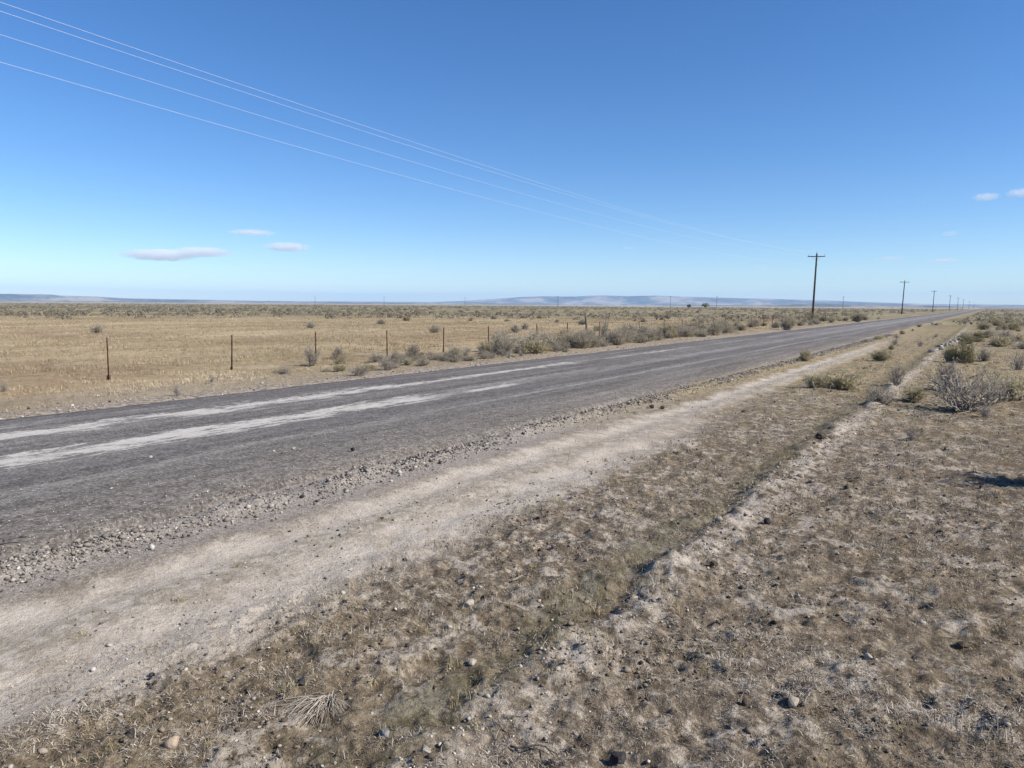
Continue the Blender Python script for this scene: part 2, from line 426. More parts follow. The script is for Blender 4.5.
# ------------------------------------------------------------------ ground
def build_ground():
    fdir = math.radians(90) + YAW                     # azimuth of the view direction
    dense = np.radians(np.arange(-46, 46.001, .15))
    coarse = np.radians(np.arange(48, 312.001, 3.0))
    ang = np.concatenate([dense, coarse]) + fdir
    na = len(ang)
    rr = [.6]
    while rr[-1] < 14000:
        r = rr[-1]
        if r < 2.6: d = .25
        else: d = min(max(r * r / (F * H) * 1.35, .012), .10 * r)
        rr.append(r + d)
    rr = np.array(rr); nr = len(rr)
    R, A = np.meshgrid(rr, ang, indexing='ij')
    X, Y = R * np.cos(A), R * np.sin(A)
    Z = height(X, Y)
    V = np.stack([X, Y, Z], -1).reshape(-1, 3)
    V = np.vstack([V, [[0, 0, float(height(0., 0.))]]])
    i, j = np.meshgrid(np.arange(nr - 1), np.arange(na), indexing='ij'); j2 = (j + 1) % na
    Q = np.stack([i * na + j, (i + 1) * na + j, (i + 1) * na + j2, i * na + j2], -1).reshape(-1, 4)
    T = np.stack([np.full(na, len(V) - 1), np.arange(na), (np.arange(na) + 1) % na], -1)
    c = V[Q].mean(1); cx, cy = c[:, 0], c[:, 1]
    cx = cx + 1.1 * (fbm(cx * .75, cy * .75, 4, 31) - .5)
    mask = (cx > -6.85) & (cx < -4.6) & (cy > -25) & (cy < 12)
    w = np.clip((cy - 9) / 10, 0, 1)
    mask |= (cx > -6.85 + .35 * w) & (cx < -4.6 - .7 * w) & (cy >= 12) & (cy < 75)
    me = mesh_np('ground', V, Q[~mask], T, smooth=True)
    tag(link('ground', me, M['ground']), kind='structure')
    q = Q[mask]; idx, inv = np.unique(q, return_inverse=True)
    me = mesh_np('dirt_track', V[idx], inv.reshape(-1, 4), smooth=True)
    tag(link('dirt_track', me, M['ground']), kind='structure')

build_ground()

def build_road():
    ys = [-70.0]
    while ys[-1] < 9000:
        y = ys[-1]; ys.append(y + (.12 if -2 < y < 16 else min(max(.12, .006 * abs(y) ** 1.15, .3), 80)))
    ys = np.array(ys)
    e = np.clip(1 - ys / 250, .25, 1)
    rough = lambda s: e * (.34 * (fbm(ys * .35, ys * 0, 3, s) - .5) + .22 * (fbm(ys * 2.2, ys * 0 + 5, 3, s + 3) - .5))
    R = ROAD_R + rough(41) - .0; L = ROAD_L + rough(47)
    fr = np.array([0, .012, .05, .12, .25, .4, .5, .6, .75, .88, .95, .988, 1.0])
    X = L[:, None] + (R - L)[:, None] * fr[None]
    crown = .035 * (1 - ((fr - .5) * 2) ** 2)
    z = np.tile(.03 + crown, (len(ys), 1)); z[:, 0] = z[:, -1] = -.06
    V = np.stack([X, np.repeat(ys[:, None], len(fr), 1), z], -1).reshape(-1, 3)
    n = len(fr); i, j = np.meshgrid(np.arange(len(ys) - 1), np.arange(n - 1), indexing='ij')
    Q = np.stack([i * n + j, i * n + j + 1, (i + 1) * n + j + 1, (i + 1) * n + j], -1).reshape(-1, 4)
    tag(link('road', mesh_np('road', V, Q, smooth=True), M['road']), kind='structure')

build_road()

# ------------------------------------------------------------------ hills
def build_hills(name, D, prof, depth, mat, seed):
    xs = np.arange(prof[0][0], prof[-1][0] + 1, 3.0)
    px = np.array([p[0] for p in prof]); py = np.array([p[1] for p in prof])
    rows = np.linspace(0, 1, 26)
    V = []
    for x in xs:
        top = np.interp(x, px, py)
        p = at_dist(x, top, D + depth * .55)
        base = H + 0
        h = max(p.z - 2.0, 0.0)
        r = ray(x, 300); k = math.hypot(r.x, r.y); dx, dy = r.x / k, r.y / k
        for s in rows:
            dist = D + depth * s
            wx, wy = dx * dist, dy * dist
            env = float(sstep(0.0, .5, s)) * float(1 - sstep(.68, 1.0, s))
            gully = float(fbm(np.array(wx * .0022), np.array(wy * .0022), 4, seed)) - .5
            zz = h * env * (1 + (.9 * gully * (1 - env) + .10 * gully)) - .9 * (1 - env)
            V.append((wx, wy, zz))
    n = len(rows); i, j = np.meshgrid(np.arange(len(xs) - 1), np.arange(n - 1), indexing='ij')
    Q = np.stack([i * n + j, (i + 1) * n + j, (i + 1) * n + j + 1, i * n + j + 1], -1).reshape(-1, 4)
    tag(link(name, mesh_np(name, V, Q, smooth=True), mat), kind='structure')

def mat_hills():
    t = NT('sage_hills'); pos, X, Y, Z = t.xyz()
    a = t.noise(pos, .0016, 6, .65); b = t.noise(pos, .009, 5, .7)
    return t.bsdf(t.ramp(t.add(t.mul(a, .6), t.mul(b, .4)), [(.42, (.05, .055, .04)), (.5, (.15, .13, .095)), (.58, (.36, .30, .22))]), .95, spec=0.0)
M['hills'] = mat_hills()
build_hills('hills', 8800, [(-340, 296), (-200, 293.5), (-80, 292.5), (0, 293.7), (52, 294.6), (62, 295.6), (95, 296.4), (132, 298.4), (180, 299.3), (250, 300.6),
                            (330, 301.2), (400, 301.6), (470, 302.6), (540, 304.5)], 1800, M['hills'], 61)
build_hills('hills', 11000, [(380, 303.6), (430, 302.0), (468, 300.6), (500, 298.6), (520, 297.2), (540, 296.4), (575, 296.3), (603, 295.0), (625, 296.3), (655, 295.4),
                             (690, 296.6), (735, 298.2), (780, 299.0), (830, 300.6), (880, 302.3), (925, 303.9), (1024, 304.8), (1150, 305.2), (1350, 306)], 2200, M['hills'], 77)
build_hills('hills', 6500, [(620, 306.6), (690, 305.2), (760, 304.5), (800, 303.6), (830, 303.8), (890, 304.6), (960, 305.9), (1040, 307.6)], 900, M['hills'], 83)

# ------------------------------------------------------------------ grass (ground cover)
def blades(P, length, width, lean, yaw, tint, seed, bend=.5):
    """P base points (n,3); flat two-quad blades; returns V, Q, tint"""
    n = len(P); g = np.random.default_rng(seed)
    d = np.stack([np.cos(yaw), np.sin(yaw), np.zeros(n)], 1)
    up = np.array([0, 0, 1.0])
    face = g.uniform(0, np.pi, n)
    s = np.stack([np.cos(face), np.sin(face), g.uniform(-.3, .3, n)], 1)
    a1 = lean * (1 - bend); a2 = np.minimum(lean * (1 + bend), 1.62)
    d1 = d * np.sin(a1)[:, None] + up * np.cos(a1)[:, None]
    d2 = d * np.sin(a2)[:, None] + up * np.cos(a2)[:, None]
    p1 = P + d1 * (length * .5)[:, None]; p2 = p1 + d2 * (length * .5)[:, None]
    w = (width / 2)[:, None]
    V = np.stack([P - s * w, P + s * w, p1 - s * w * .85, p1 + s * w * .85, p2 - s * w * .2, p2 + s * w * .2], 1).reshape(-1, 3)
    b = (np.arange(n) * 6)[:, None]
    Q = np.concatenate([b + np.array([[0, 1, 3, 2]]), b + np.array([[2, 3, 5, 4]])], 0)
    return V, Q, np.concatenate([tint, tint])

def wedge(n, r0, r1, g, power=1.0, half=50):
    u = g.random(n); r = (r0 ** (2 - power) + u * (r1 ** (2 - power) - r0 ** (2 - power))) ** (1 / (2 - power)) if power != 2 else r0 * (r1 / r0) ** u
    a = math.radians(90) + YAW + np.radians(g.uniform(-half, half, n))
    return r * np.cos(a), r * np.sin(a), r

def grass_near():
    g = np.random.default_rng(5)
    x, y, r = wedge(1300000, 2.3, 75, g, 1.75)
    edge = x + 1.0 * (fbm(x * .75, y * .75, 3, 20) - .5)
    dens = sstep(-5.3, -4.4, edge)
    clump = fbm(x * 2.1, y * 2.1, 3, 21); c2 = fbm(x * 7, y * 7, 2, 22)
    dens = dens * (0.10 + 1.3 * sstep(.42, .68, .6 * clump + .4 * c2))
    bx = x - berm_x(y); dens *= 1 - .75 * np.exp(-(np.maximum(bx, -.02) / .3) ** 2) * (bx > -.12)
    # sparse in the track's middle and on the verge by the road
    mid = np.exp(-((x + 5.75) / .3) ** 2) * .3 * sstep(.48, .62, clump) + .9 * np.exp(-((x + 7.0) / .5) ** 2) * sstep(11, 22, y) * sstep(.35, .55, clump)
    dens = np.clip(dens + mid * (x < -4.6) * (x > -7.7), 0, 1)
    k = g.random(len(x)) < dens * .8
    x, y, r, clump, c2 = x[k], y[k], r[k], clump[k], c2[k]
    n = len(x); z = height(x, y)
    L = g.uniform(.012, .04, n) * (1 + .4 * (clump > .62)) * (1 + r / 40)
    W = g.uniform(.0016, .0034, n) * (1 + r / 8)
    lean = np.clip(g.normal(1.25, .25, n), .2, 1.5)
    up = (fbm(x * 1.7, y * 1.7, 2, 26) > .68) & (g.random(n) < .25)      # a few upright yellow tufts
    lean = np.where(up, g.uniform(.05, .6, n), lean); L = np.where(up, L * 1.5, L)
    yaw = g.uniform(0, 2 * np.pi, n)
    L = L * np.where(g.random(n) < .1, 1.5, .9)
    tint = np.clip(.44 + 1.1 * (clump - .5) + .27 * g.normal(size=n) + .12 * up + .22 * sstep(10, 40, y), 0, 1)
    V, Q, t = blades(np.stack([x, y, z - .004], 1), L, W, lean, yaw, tint, 6, .2)
    o = link('dry_grass', mesh_np('dry_grass', V, Q, None, t), M['grass']); tag(o, 'matted grey-brown dry grass on the verge right of the track', 'dry grass', kind='stuff')

def grass_field():
    g = np.random.default_rng(7)
    # tufts, then blades in each tuft
    x, y, r = wedge(90000, 19, 150, g, 1.55, 48)
    cl = fbm(x * .5, y * .5, 3, 23); big = fbm(x * .09, y * .05, 3, 24)
    k = (x < -18.2 - .8 * vnoise(x * .6, y * .6, 25)) & (g.random(len(x)) < .15 + 1.1 * sstep(.4, .65, cl))
    x, y, r, cl, big = x[k], y[k], r[k], cl[k], big[k]
    nb = 7; n = len(x) * nb
    rep = lambda a: np.repeat(a, nb)
    R = rep(r)
    X = rep(x) + g.normal(size=n) * .07 * (1 + R / 40); Y = rep(y) + g.normal(size=n) * .07 * (1 + R / 40)
    hh = np.clip(.05 + .11 * (rep(cl)) + .04 * g.normal(size=n), .03, .3) * np.where(X > -26, .62, 1) * np.where(X > -20, .7, 1)
    tint = np.clip(.45 + .9 * (rep(cl) - .5) + .8 * (rep(big) - .5) + rep(.12 * g.normal(size=len(x))) + .12 * g.normal(size=n), 0, 1)
    V, Q, t = blades(np.stack([X, Y, height(X, Y) - .01], 1), hh, .0045 * (1 + R / 16), np.abs(g.normal(.7, .4, n)), g.uniform(0, 6.28, n), tint, 8, .3)
    o = link('field_grass', mesh_np('field_grass', V, Q, None, t), M['field_grass']); tag(o, 'golden dry grass covering the field beyond the road', 'dry grass', kind='stuff')

def grass_tufts():
    g = np.random.default_rng(9)
    x, y, r = wedge(5200, 3.2, 60, g, 1.45)
    c = fbm(x * .5, y * .5, 3, 27)
    p = np.where(x > -4.7, .12 + .9 * sstep(.5, .66, c), 0) * (x < 8) + (np.abs(x + 4.7) < .5) * .5 + (np.abs(x + 5.7) < .35) * .18 + (np.abs(x + 7.0) < .4) * (y > 12) * .9
    k = g.random(len(x)) < p * .5
    x, y, r = x[k], y[k], r[k]; nb = 34; n = len(x) * nb; rep = lambda a: np.repeat(a, nb)
    R = rep(r); rad = rep(g.uniform(.015, .06, len(x))) * (1 + R / 40)
    X = rep(x) + g.normal(size=n) * rad; Y = rep(y) + g.normal(size=n) * rad
    L = rep(g.uniform(.03, .09, len(x))) * g.uniform(.5, 1.2, n)
    t = np.clip(rep(g.normal(.45, .22, len(x))) + .15 * g.normal(size=n), 0, 1)
    V, Q, t = blades(np.stack([X, Y, height(X, Y) - .006], 1), L, .0022 * (1 + R / 9), np.abs(g.normal(.6, .35, n)), g.uniform(0, 6.28, n), t, 10, .4)
    o = link('tuft_grass', mesh_np('tuft_grass', V, Q, None, t), M['tuft_grass']); tag(o, 'small yellowish bunches of dry grass dotted over the verge', 'dry grass', kind='stuff')
M['tuft_grass'] = mat_tint('tuft_grass', [(0, (.12, .10, .05)), (.4, (.25, .20, .105)), (.75, (.37, .305, .17)), (1, (.48, .41, .27))], rand=0)
grass_near()
grass_field()
grass_tufts()

# ------------------------------------------------------------------ gravel (uncountable) and single stones
def ico(sub):
    bm = bmesh.new(); bmesh.ops.create_icosphere(bm, subdivisions=sub, radius=1)
    V = np.array([v.co[:] for v in bm.verts]); T = np.array([[v.index for v in f.verts] for f in bm.faces]); bm.free()
    return V, T
ICO1 = ico(1)

def scatter_stones(name, x, y, size, tint, label, seed, sink=.25, zoff=None):
    g = np.random.default_rng(seed); V0, T0 = ICO1; n = len(x); m = len(V0)
    sc = np.stack([g.uniform(.7, 1.3, n), g.uniform(.6, 1.1, n), g.uniform(.45, .8, n)], 1) * (size / 2)[:, None]
    V = V0[None] * g.uniform(.68, 1.2, (n, m, 1)) * sc[:, None]
    a = g.uniform(0, 6.28, n); c, s = np.cos(a)[:, None], np.sin(a)[:, None]
    tl = g.uniform(-.5, .5, n)[:, None]
    vx, vy, vz = V[..., 0], V[..., 1], V[..., 2]
    vx, vz = vx * np.cos(tl) - vz * np.sin(tl), vx * np.sin(tl) + vz * np.cos(tl)
    z = height(x, y) if zoff is None else zoff
    V = np.stack([vx * c - vy * s + x[:, None], vx * s + vy * c + y[:, None], vz + (z + size * sink)[:, None]], -1).reshape(-1, 3)
    T = (T0[None] + (np.arange(n) * m)[:, None, None]).reshape(-1, 3)
    o = link(name, mesh_np(name, V, None, T, np.repeat(tint, len(T0))), M['gravel'])
    return tag(o, label, 'gravel', kind='stuff')

def gravel():
    g = np.random.default_rng(15)
    n = 30000
    y = -1 + 75 * g.random(n) ** 1.9
    x = -7.4 + g.normal(size=n) * (.18 + .05 * vnoise(y * .6, y * 0, 30))
    keep = g.random(n) < .25 + .95 * sstep(.3, .62, fbm(x * 1.2, y * .8, 3, 33)) 
    keep &= (x > -8.3) & (x < -6.4)
    x, y = x[keep], y[keep]; n = len(x)
    size = np.clip(g.lognormal(-3.85, .5, n), .009, .09) * (1 + y / 90)
    scatter_stones('gravel', x, y, size, np.clip(g.normal(.42, .22, n), 0, 1), 'loose windrow of mixed dark and pale gravel along near road edge', 16)
    n = 6500; y = -2 + 60 * g.random(n) ** 1.8; x = -8.0 - 2.6 * g.random(n) ** 2
    scatter_stones('gravel', x, y, np.clip(g.lognormal(-4.2, .4, n), .008, .045), np.clip(g.normal(.6, .28, n), 0, 1),
                   'small loose stones scattered on near margin of the asphalt', 17, .2, np.full(n, .035) + .035 * (1 - ((x + 12.57) / 4.63) ** 2) - .004)
    x, y, r = wedge(16000, 2.4, 45, g, 1.5)
    k = (x > -6.6) & (g.random(len(x)) < .1 + .9 * sstep(.45, .65, fbm(x * .8, y * .8, 3, 35))); x, y, r = x[k], y[k], r[k]; n = len(x)
    scatter_stones('gravel', x, y, np.clip(g.lognormal(-4.25, .45, n), .006, .05) * (1 + r / 45), np.clip(g.normal(.42, .34, n), 0, 1),
                   'sparse small pebbles and crumbs strewn over the track and dry grass', 18, .22)
    x, y, r = wedge(105000, 2.4, 40, g, 1.6)
    k = (x > -4.9 + .6 * (vnoise(x, y, 36) - .5)) & (g.random(len(x)) < .04 + .6 * sstep(.45, .68, fbm(x * 1.6, y * 1.6, 3, 37))); x, y, r = x[k], y[k], r[k]; n = len(x)
    o = scatter_stones('soil_crumbs', x, y, np.clip(g.lognormal(-4.25, .5, n), .006, .05) * (1 + r / 40), np.clip(g.normal(.44, .23, n), .04, 1),
                   'small brown soil clods crumbled over the dry grass right of the track', 21, .15)
    o.data.materials.clear(); o.data.materials.append(M['crumb'])
    n = 2300; y = 2 + 70 * g.random(n) ** 1.7; x = berm_x(y) + .14 + g.normal(size=n) * .16
    scatter_stones('gravel', x, y, np.clip(g.lognormal(-4.3, .5, n), .008, .07) * (1 + y / 70), np.clip(g.normal(.62, .28, n), 0, 1),
                   'pale crumbly rubble along the crest of the low soil berm', 19, .2)
    n = 1500; y = 2 + 55 * g.random(n) ** 1.6; x = -17.4 - np.abs(g.normal(size=n)) * .9
    scatter_stones('gravel', x, y, np.clip(g.lognormal(-3.3, .4, n), .02, .12), np.clip(g.normal(.55, .25, n), 0, 1),
                   'pale loose stones along the far edge of the road', 20, .2)
gravel()

V3 = ico(4)
def rock(name, px, py, wpx, hpx, mat, label, seed, angular=.5, flat=1.0, z=0.0):
    x, y = ground_at(px, py, z)
    depth = -x * math.sin(YAW) + y * math.cos(YAW)
    w = wpx * depth / F; h = max(hpx * depth / F, .012)
    g = np.random.default_rng(seed); V = V3[0].copy()
    # facets: clamp against random planes
    for _ in range(int(7 + 9 * angular)):
        d = g.normal(size=3); d /= np.linalg.norm(d); lim = g.uniform(.62, .9) - .25 * angular * g.random()
        over = np.maximum(V @ d - lim, 0); V -= over[:, None] * d[None] * min(1.0, .7 + .5 * angular)
    V *= (1 + .16 * (fbm(V[:, 0] * 2.2 + V[:, 2] * 1.7, V[:, 1] * 2.2 - V[:, 2], 4, seed) - .5))[:, None]
    V *= np.array([w / 2, w / 2 * g.uniform(.65, .95), h / 2 * 1.15])
    me = mesh_np(name, V, None, V3[1], smooth=False)
    o = link(name, me, mat); o.location = (x, y, (float(height(x, y)) if not (ROAD_L < x < ROAD_R) else .055) + h * (.34 if 'black' in mat.name or 'basalt' in mat.name else .22))
    o.rotation_euler = (g.uniform(-.2, .2), g.uniform(-.2, .2), YAW + g.uniform(-.5, .5))
    return tag(o, label, 'rock', 'stones lying on the verge')
R_ = [
 ('flat_stone', 467, 606, 21, 8, 'pale_rock', 'flat pale slab of stone lying in dry grass, largest pale stone', .7),
 ('stone', 449, 627, 10, 5, 'pale_rock', 'small pale chip of stone just below the large pale slab', .6),
 ('stone', 472, 661, 11, 8, 'pale_rock', 'pale knobbly stone below the large flat pale slab', .6),
 ('dark_rock', 620, 758, 22, 17, 'black_rock', 'black angular rock at the bottom edge of the photo', .9),
 ('stone', 173, 748, 17, 13, 'tan_rock', 'rounded tan stone in grass at the bottom left', .2),
 ('dark_rock', 302, 688, 11, 8, 'black_rock', 'small black rock above the bleached straw tuft', .8),
 ('stone', 384, 736, 17, 13, 'grey_rock', 'grey stone with black shaded side right of the straw tuft', .7),
 ('stone', 426, 761, 16, 9, 'pale_rock', 'elongated pale stone at bottom edge, right of the grey stone', .7),
 ('clod', 746, 706, 10, 10, 'brown_rock', 'round brown clod in matted grass at the lower right', .2),
 ('dark_rock', 713, 568, 11, 9, 'brown_rock', 'dark brown clod right of the pale berm crest', .6),
 ('dark_rock', 963, 643, 12, 8, 'brown_rock', 'dark brown lump in grass, rightmost of the dark clods', .6),
 ('stone', 868, 661, 10, 7, 'pale_rock', 'small pale rounded stone in the right-hand grass', .3),
 ('stone', 793, 708, 17, 10, 'pale_rock', 'pale rounded stone half sunk in the lower right grass', .2),
 ('dark_rock', 820, 443, 13, 9, 'brown_rock', 'large dark brown clod perched on the berm crest', .6),
 ('dark_rock', 777, 480, 12, 8, 'brown_rock', 'dark clod on the berm beside a pale orange stone', .6),
 ('stone', 801, 477, 9, 5, 'tan_rock', 'pale orange stone right of the berm', .5),
 ('dark_rock', 767, 523, 10, 7, 'black_rock', 'black rock just right of the middle of the berm', .8),
 ('stone', 719, 525, 9, 6, 'pale_rock', 'chalky white stone on the berm crest', .6),
 ('stone', 603, 513, 10, 5, 'pale_rock', 'lone pale stone between the track and the berm', .6),
 ('dark_rock', 652, 408, 6, 4, 'black_rock', 'dark stone left of its pair at the track edge', .7),
 ('dark_rock', 663, 408, 6, 4, 'black_rock', 'dark stone right of its pair at the track edge', .7),
 ('dark_rock', 353, 454, 6, 4, 'black_rock', 'small black rock lying loose on the asphalt', .7),
 ('stone', 294, 452, 5, 3, 'pale_rock', 'white pebble on the asphalt left of the black rock', .5),
 ('stone', 197, 500, 4, 4, 'pale_rock', 'white pebble nearest the gravel on the asphalt', .5),
 ('stone', 151, 461, 4, 3, 'pale_rock', 'tiny white pebble on asphalt below the lower pale streak', .5),
 ('stone', 382, 517, 5, 3, 'black_rock', 'small dark stone alone on the pale dirt track', .6),
 ('dark_rock', 405, 560, 6, 4, 'black_rock', 'tiny dark stone at the grassy right side of the track', .6),
 ('dark_rock', 745, 306 + 106, 7, 4, 'brown_rock', 'low brown clod where the pale track narrows', .6),
 ('stone', 634, 598, 9, 6, 'pale_rock', 'pale chunk on the lower part of the berm', .6),
 ('dark_rock', 131, 736, 12, 10, 'black_rock', 'black rock left of the rounded tan stone', .7),
 ('dark_rock', 152, 673, 7, 6, 'black_rock', 'small black rock at the lower edge of the pale track', .7),
 ('dark_rock', 847, 492, 7, 4, 'brown_rock', 'small dark clod beside a short brown stick', .6),
]
for i, (nm, px, py, w, h, m, lab, an) in enumerate(R_):
    rock(nm, px, py, w, h, M[m], lab, 100 + i, an)

# rubble heap on the far part of the berm
for i in range(14):
    px = 931 + i * 2.1 + rnd.uniform(-2, 2); py = 353 - i * .95 + rnd.uniform(-1, 1)
    o = rock('rubble_stone', px, py, rnd.uniform(5, 8), rnd.uniform(3, 5), M['pale_rock' if i % 3 else 'grey_rock'],
             'pale grey rubble stone in the row along the far berm', 300 + i, .6)
    o['group'] = 'rubble stones on the far berm'

# ------------------------------------------------------------------ sticks and the straw tuft
def stick(name, p0, p1, r, mat, label, wob=.08, sag=.0, seed=0):
    a = Vector((*ground_at(*p0), 0)); b = Vector((*ground_at(*p1), 0)); g = random.Random(seed)
    L = (b - a).length; pts = []
    for i in range(9):
        s = i / 8; p = a.lerp(b, s)
        p.x += L * wob * (vnoise(s * 3, seed, 1) - .5); p.y += L * wob * (vnoise(s * 3, seed + 9, 2) - .5)
        z = float(height(p.x, p.y)) if not (ROAD_L < p.x < ROAD_R) else .055
        p.z = z + r * 1.5 + .01 + .02 * math.sin(s * math.pi); pts.append(p)
    t = Tubes(); o0 = pts[0].copy(); pts = [p - o0 for p in pts]
    t.tube(pts, r, r * .5, 6)
    q = pts[5]; d = (pts[7] - pts[5]); t.tube([q, q + d * .6 + Vector((d.y, -d.x, 0)) * .5 + Vector((0, 0, .015)), q + d * 1.0 + Vector((d.y, -d.x, 0)) * .9 + Vector((0, 0, .03))], r * .6, r * .3, 5)
    o = link(name, t.mesh(name), mat); o.location = o0
    tag(o, label, 'stick')
stick('dry_stick', (512, 584), (530, 580), .008, M['straw'], 'short pale dry twig left of the dark strip beside the berm', seed=1)
stick('dry_stick', (512, 747), (566, 755), .007, M['old_wood'], 'long thin dark stem lying at the bottom edge', seed=2)
stick('dry_stick', (366, 686), (380, 681), .005, M['straw'], 'thin bent pale twig right of the straw tuft', .3, seed=3)
stick('dry_stick', (2, 549), (32, 545), .012, M['old_wood'], 'thin broken stick lying at left on the asphalt', seed=4)
stick('dry_stick', (844, 481), (862, 482), .014, M['old_wood'], 'short stout brown stick in the right-hand grass', seed=5)

def straw_tuft():
    x, y = ground_at(328, 697); z = float(height(x, y)); t = Tubes(); g = random.Random(3)
    tgt = Vector((*ground_at(286, 722), 0)) - Vector((x, y, 0)); base = math.atan2(tgt.y, tgt.x)
    for i in range(95):
        a = base + g.gauss(.35, .55); L = g.uniform(.12, .34); lift = g.uniform(.01, .055)
        b = Vector((g.gauss(0, .03), g.gauss(0, .03), 0)); d = Vector((math.cos(a), math.sin(a), 0))
        pts = [b, b + d * L * .3 + Vector((0, 0, lift)), b + d * L * .65 + Vector((0, 0, lift * .9)), b + d * L + Vector((0, 0, g.uniform(.0, .03)))]
        t.tube(pts, .0028, .0012, 3, g.uniform(.1, 1.0), caps=False)
    o = link('straw_tuft', t.mesh('straw_tuft'), M['straw']); o.location = (x, y, z)
    tag(o, 'bleached straw tuft combed flat to the left in the foreground', 'grass tuft')
straw_tuft()

# ------------------------------------------------------------------ shrubs
def bush_meshes(name, seed, n_stem=34, n_leaf=1500, spread=1.0, tall=1.0, leaf=.05, open_=.3, twig_r=.012, depth=2):
    """unit shrub about one metre across: (twig mesh, leaf mesh)"""
    g = np.random.default_rng(seed); t = Tubes(); tips = []
    def grow(p, d, L, r, lv):
        pts = [p.copy()]; q = p.copy(); dd = d.copy()
        for k in range(3):
            dd = (dd + Vector(g.normal(size=3) * .16) + Vector((0, 0, .10))).normalized(); q = q + dd * (L / 3); pts.append(q.copy())
            if lv <= 1: tips.append((q.copy(), dd.copy()))
        t.tube(pts, r, r * .5, 3, float(np.clip(g.normal(.5, .2), 0, 1)), caps=False)
        if lv < depth:
            for _ in range(3 if lv == 0 else 2):
                k = int(g.integers(1, 4)); nd = (dd + Vector(g.normal(size=3) * .5)).normalized()
                grow(pts[k], nd, L * g.uniform(.4, .65), r * .55, lv + 1)
        else:
            tips.append((q, dd))
    for i in range(n_stem):
        a = g.uniform(0, 6.28); sp = g.uniform(.05, 1.15) * spread
        d = Vector((math.cos(a) * math.sin(sp), math.sin(a) * math.sin(sp), math.cos(sp) * tall)).normalized()
        grow(Vector((g.normal() * .05, g.normal() * .05, -.03)), d, g.uniform(.22, .46) * (1.05 - .15 * sp), twig_r, 0)
    tw = t.mesh(name + '_twigs')
    if not n_leaf: return tw, None
    tp = np.array([tuple(a) for a, b in tips]); td = np.array([tuple(b) for a, b in tips])
    tp = tp[tp[:, 2] > .04 + 0 * tp[:, 2]] if False else tp
    # leaf tufts follow the tips, whole sprays kept or dropped so that gaps stay open
    keep = np.where((g.random(len(tp)) > open_) & (tp[:, 2] > .03))[0]
    idx = g.choice(keep, n_leaf); c = tp[idx] + g.normal(size=(n_leaf, 3)) * .035
    c[:, 2] = np.maximum(c[:, 2], .01)
    d = td[idx] + g.normal(size=(n_leaf, 3)) * .45; d /= np.linalg.norm(d, axis=1)[:, None]
    s = np.cross(d, g.normal(size=(n_leaf, 3))); s /= np.linalg.norm(s, axis=1)[:, None] + 1e-6
    L = (leaf * g.uniform(.6, 1.5, n_leaf))[:, None]; W = L * .24
    V = np.stack([c - s * W * .5, c + s * W * .5, c + d * L + s * W * .35, c + d * L - s * W * .35], 1).reshape(-1, 3)
    Q = (np.arange(n_leaf) * 4)[:, None] + np.array([[0, 1, 2, 3]])
    tint_tip = g.normal(.5, .17, len(tp))
    return tw, mesh_np(name + '_leaves', V, Q, None, np.clip(tint_tip[idx] + g.normal(size=n_leaf) * .12, 0, 1))

PROTO = {}
def proto(kind, k):
    if (kind, k) in PROTO: return PROTO[kind, k]
    s = 500 + 17 * k + {'sage': 0, 'green': 100, 'yellow': 200, 'dead': 300, 'weed': 400}[kind]
    if kind == 'sage': r = bush_meshes('sagebrush', s, 34 + 5 * k, 2900, 1.0, 1.0, .042, .36)
    elif kind == 'green': r = bush_meshes('greasewood', s, 40, 2800, 1.0, .9, .05, .2)
    elif kind == 'yellow': r = bush_meshes('rabbitbrush', s, 70, 2000, .95, 1.0, .06, .2)
    elif kind == 'weed': r = bush_meshes('dead_weed', s, 30, 260, .8, 1.3, .05, .4, .008)
    else: r = bush_meshes('dead_shrub', s, 46, 500, 1.05, .85, .05, .5, .010, 3)
    PROTO[kind, k] = r
    return r
LEAFMAT = {'sage': 'sage_leaf', 'green': 'green_leaf', 'yellow': 'yellow_leaf', 'dead': 'sage_leaf', 'weed': 'straw'}
NAME = {'sage': 'sagebrush', 'green': 'greasewood_shrub', 'yellow': 'rabbitbrush', 'dead': 'dead_shrub', 'weed': 'dead_weed'}
BUSHES = []
def bush(kind, x, y, w, h, label, group=None, k=None):
    """w across, h high in metres (the prototypes are about 0.95 across and 0.55 high)"""
    k = rnd.randrange(5) if k is None else k
    tw, lf = proto(kind, k)
    o = thing(NAME[kind], label, 'shrub', (x, y, float(height(x, y)) - .02), rnd.uniform(0, 6.28), group)
    o.scale = (w / .95, w / .95, h / .55)
    link('twigs', tw, M['dead_twig' if kind in ('dead', 'weed') else 'twig'], o)
    if lf: link('foliage', lf, M[LEAFMAT[kind]], o)
    BUSHES.append(o)
    return o
def bush_px(kind, px, py, wpx, hpx, label, group=None, k=None):
    x, y = ground_at(px, py); dep = -x * math.sin(YAW) + y * math.cos(YAW)
    return bush(kind, x, y, wpx * dep / F, hpx * dep / F, label, group, k)

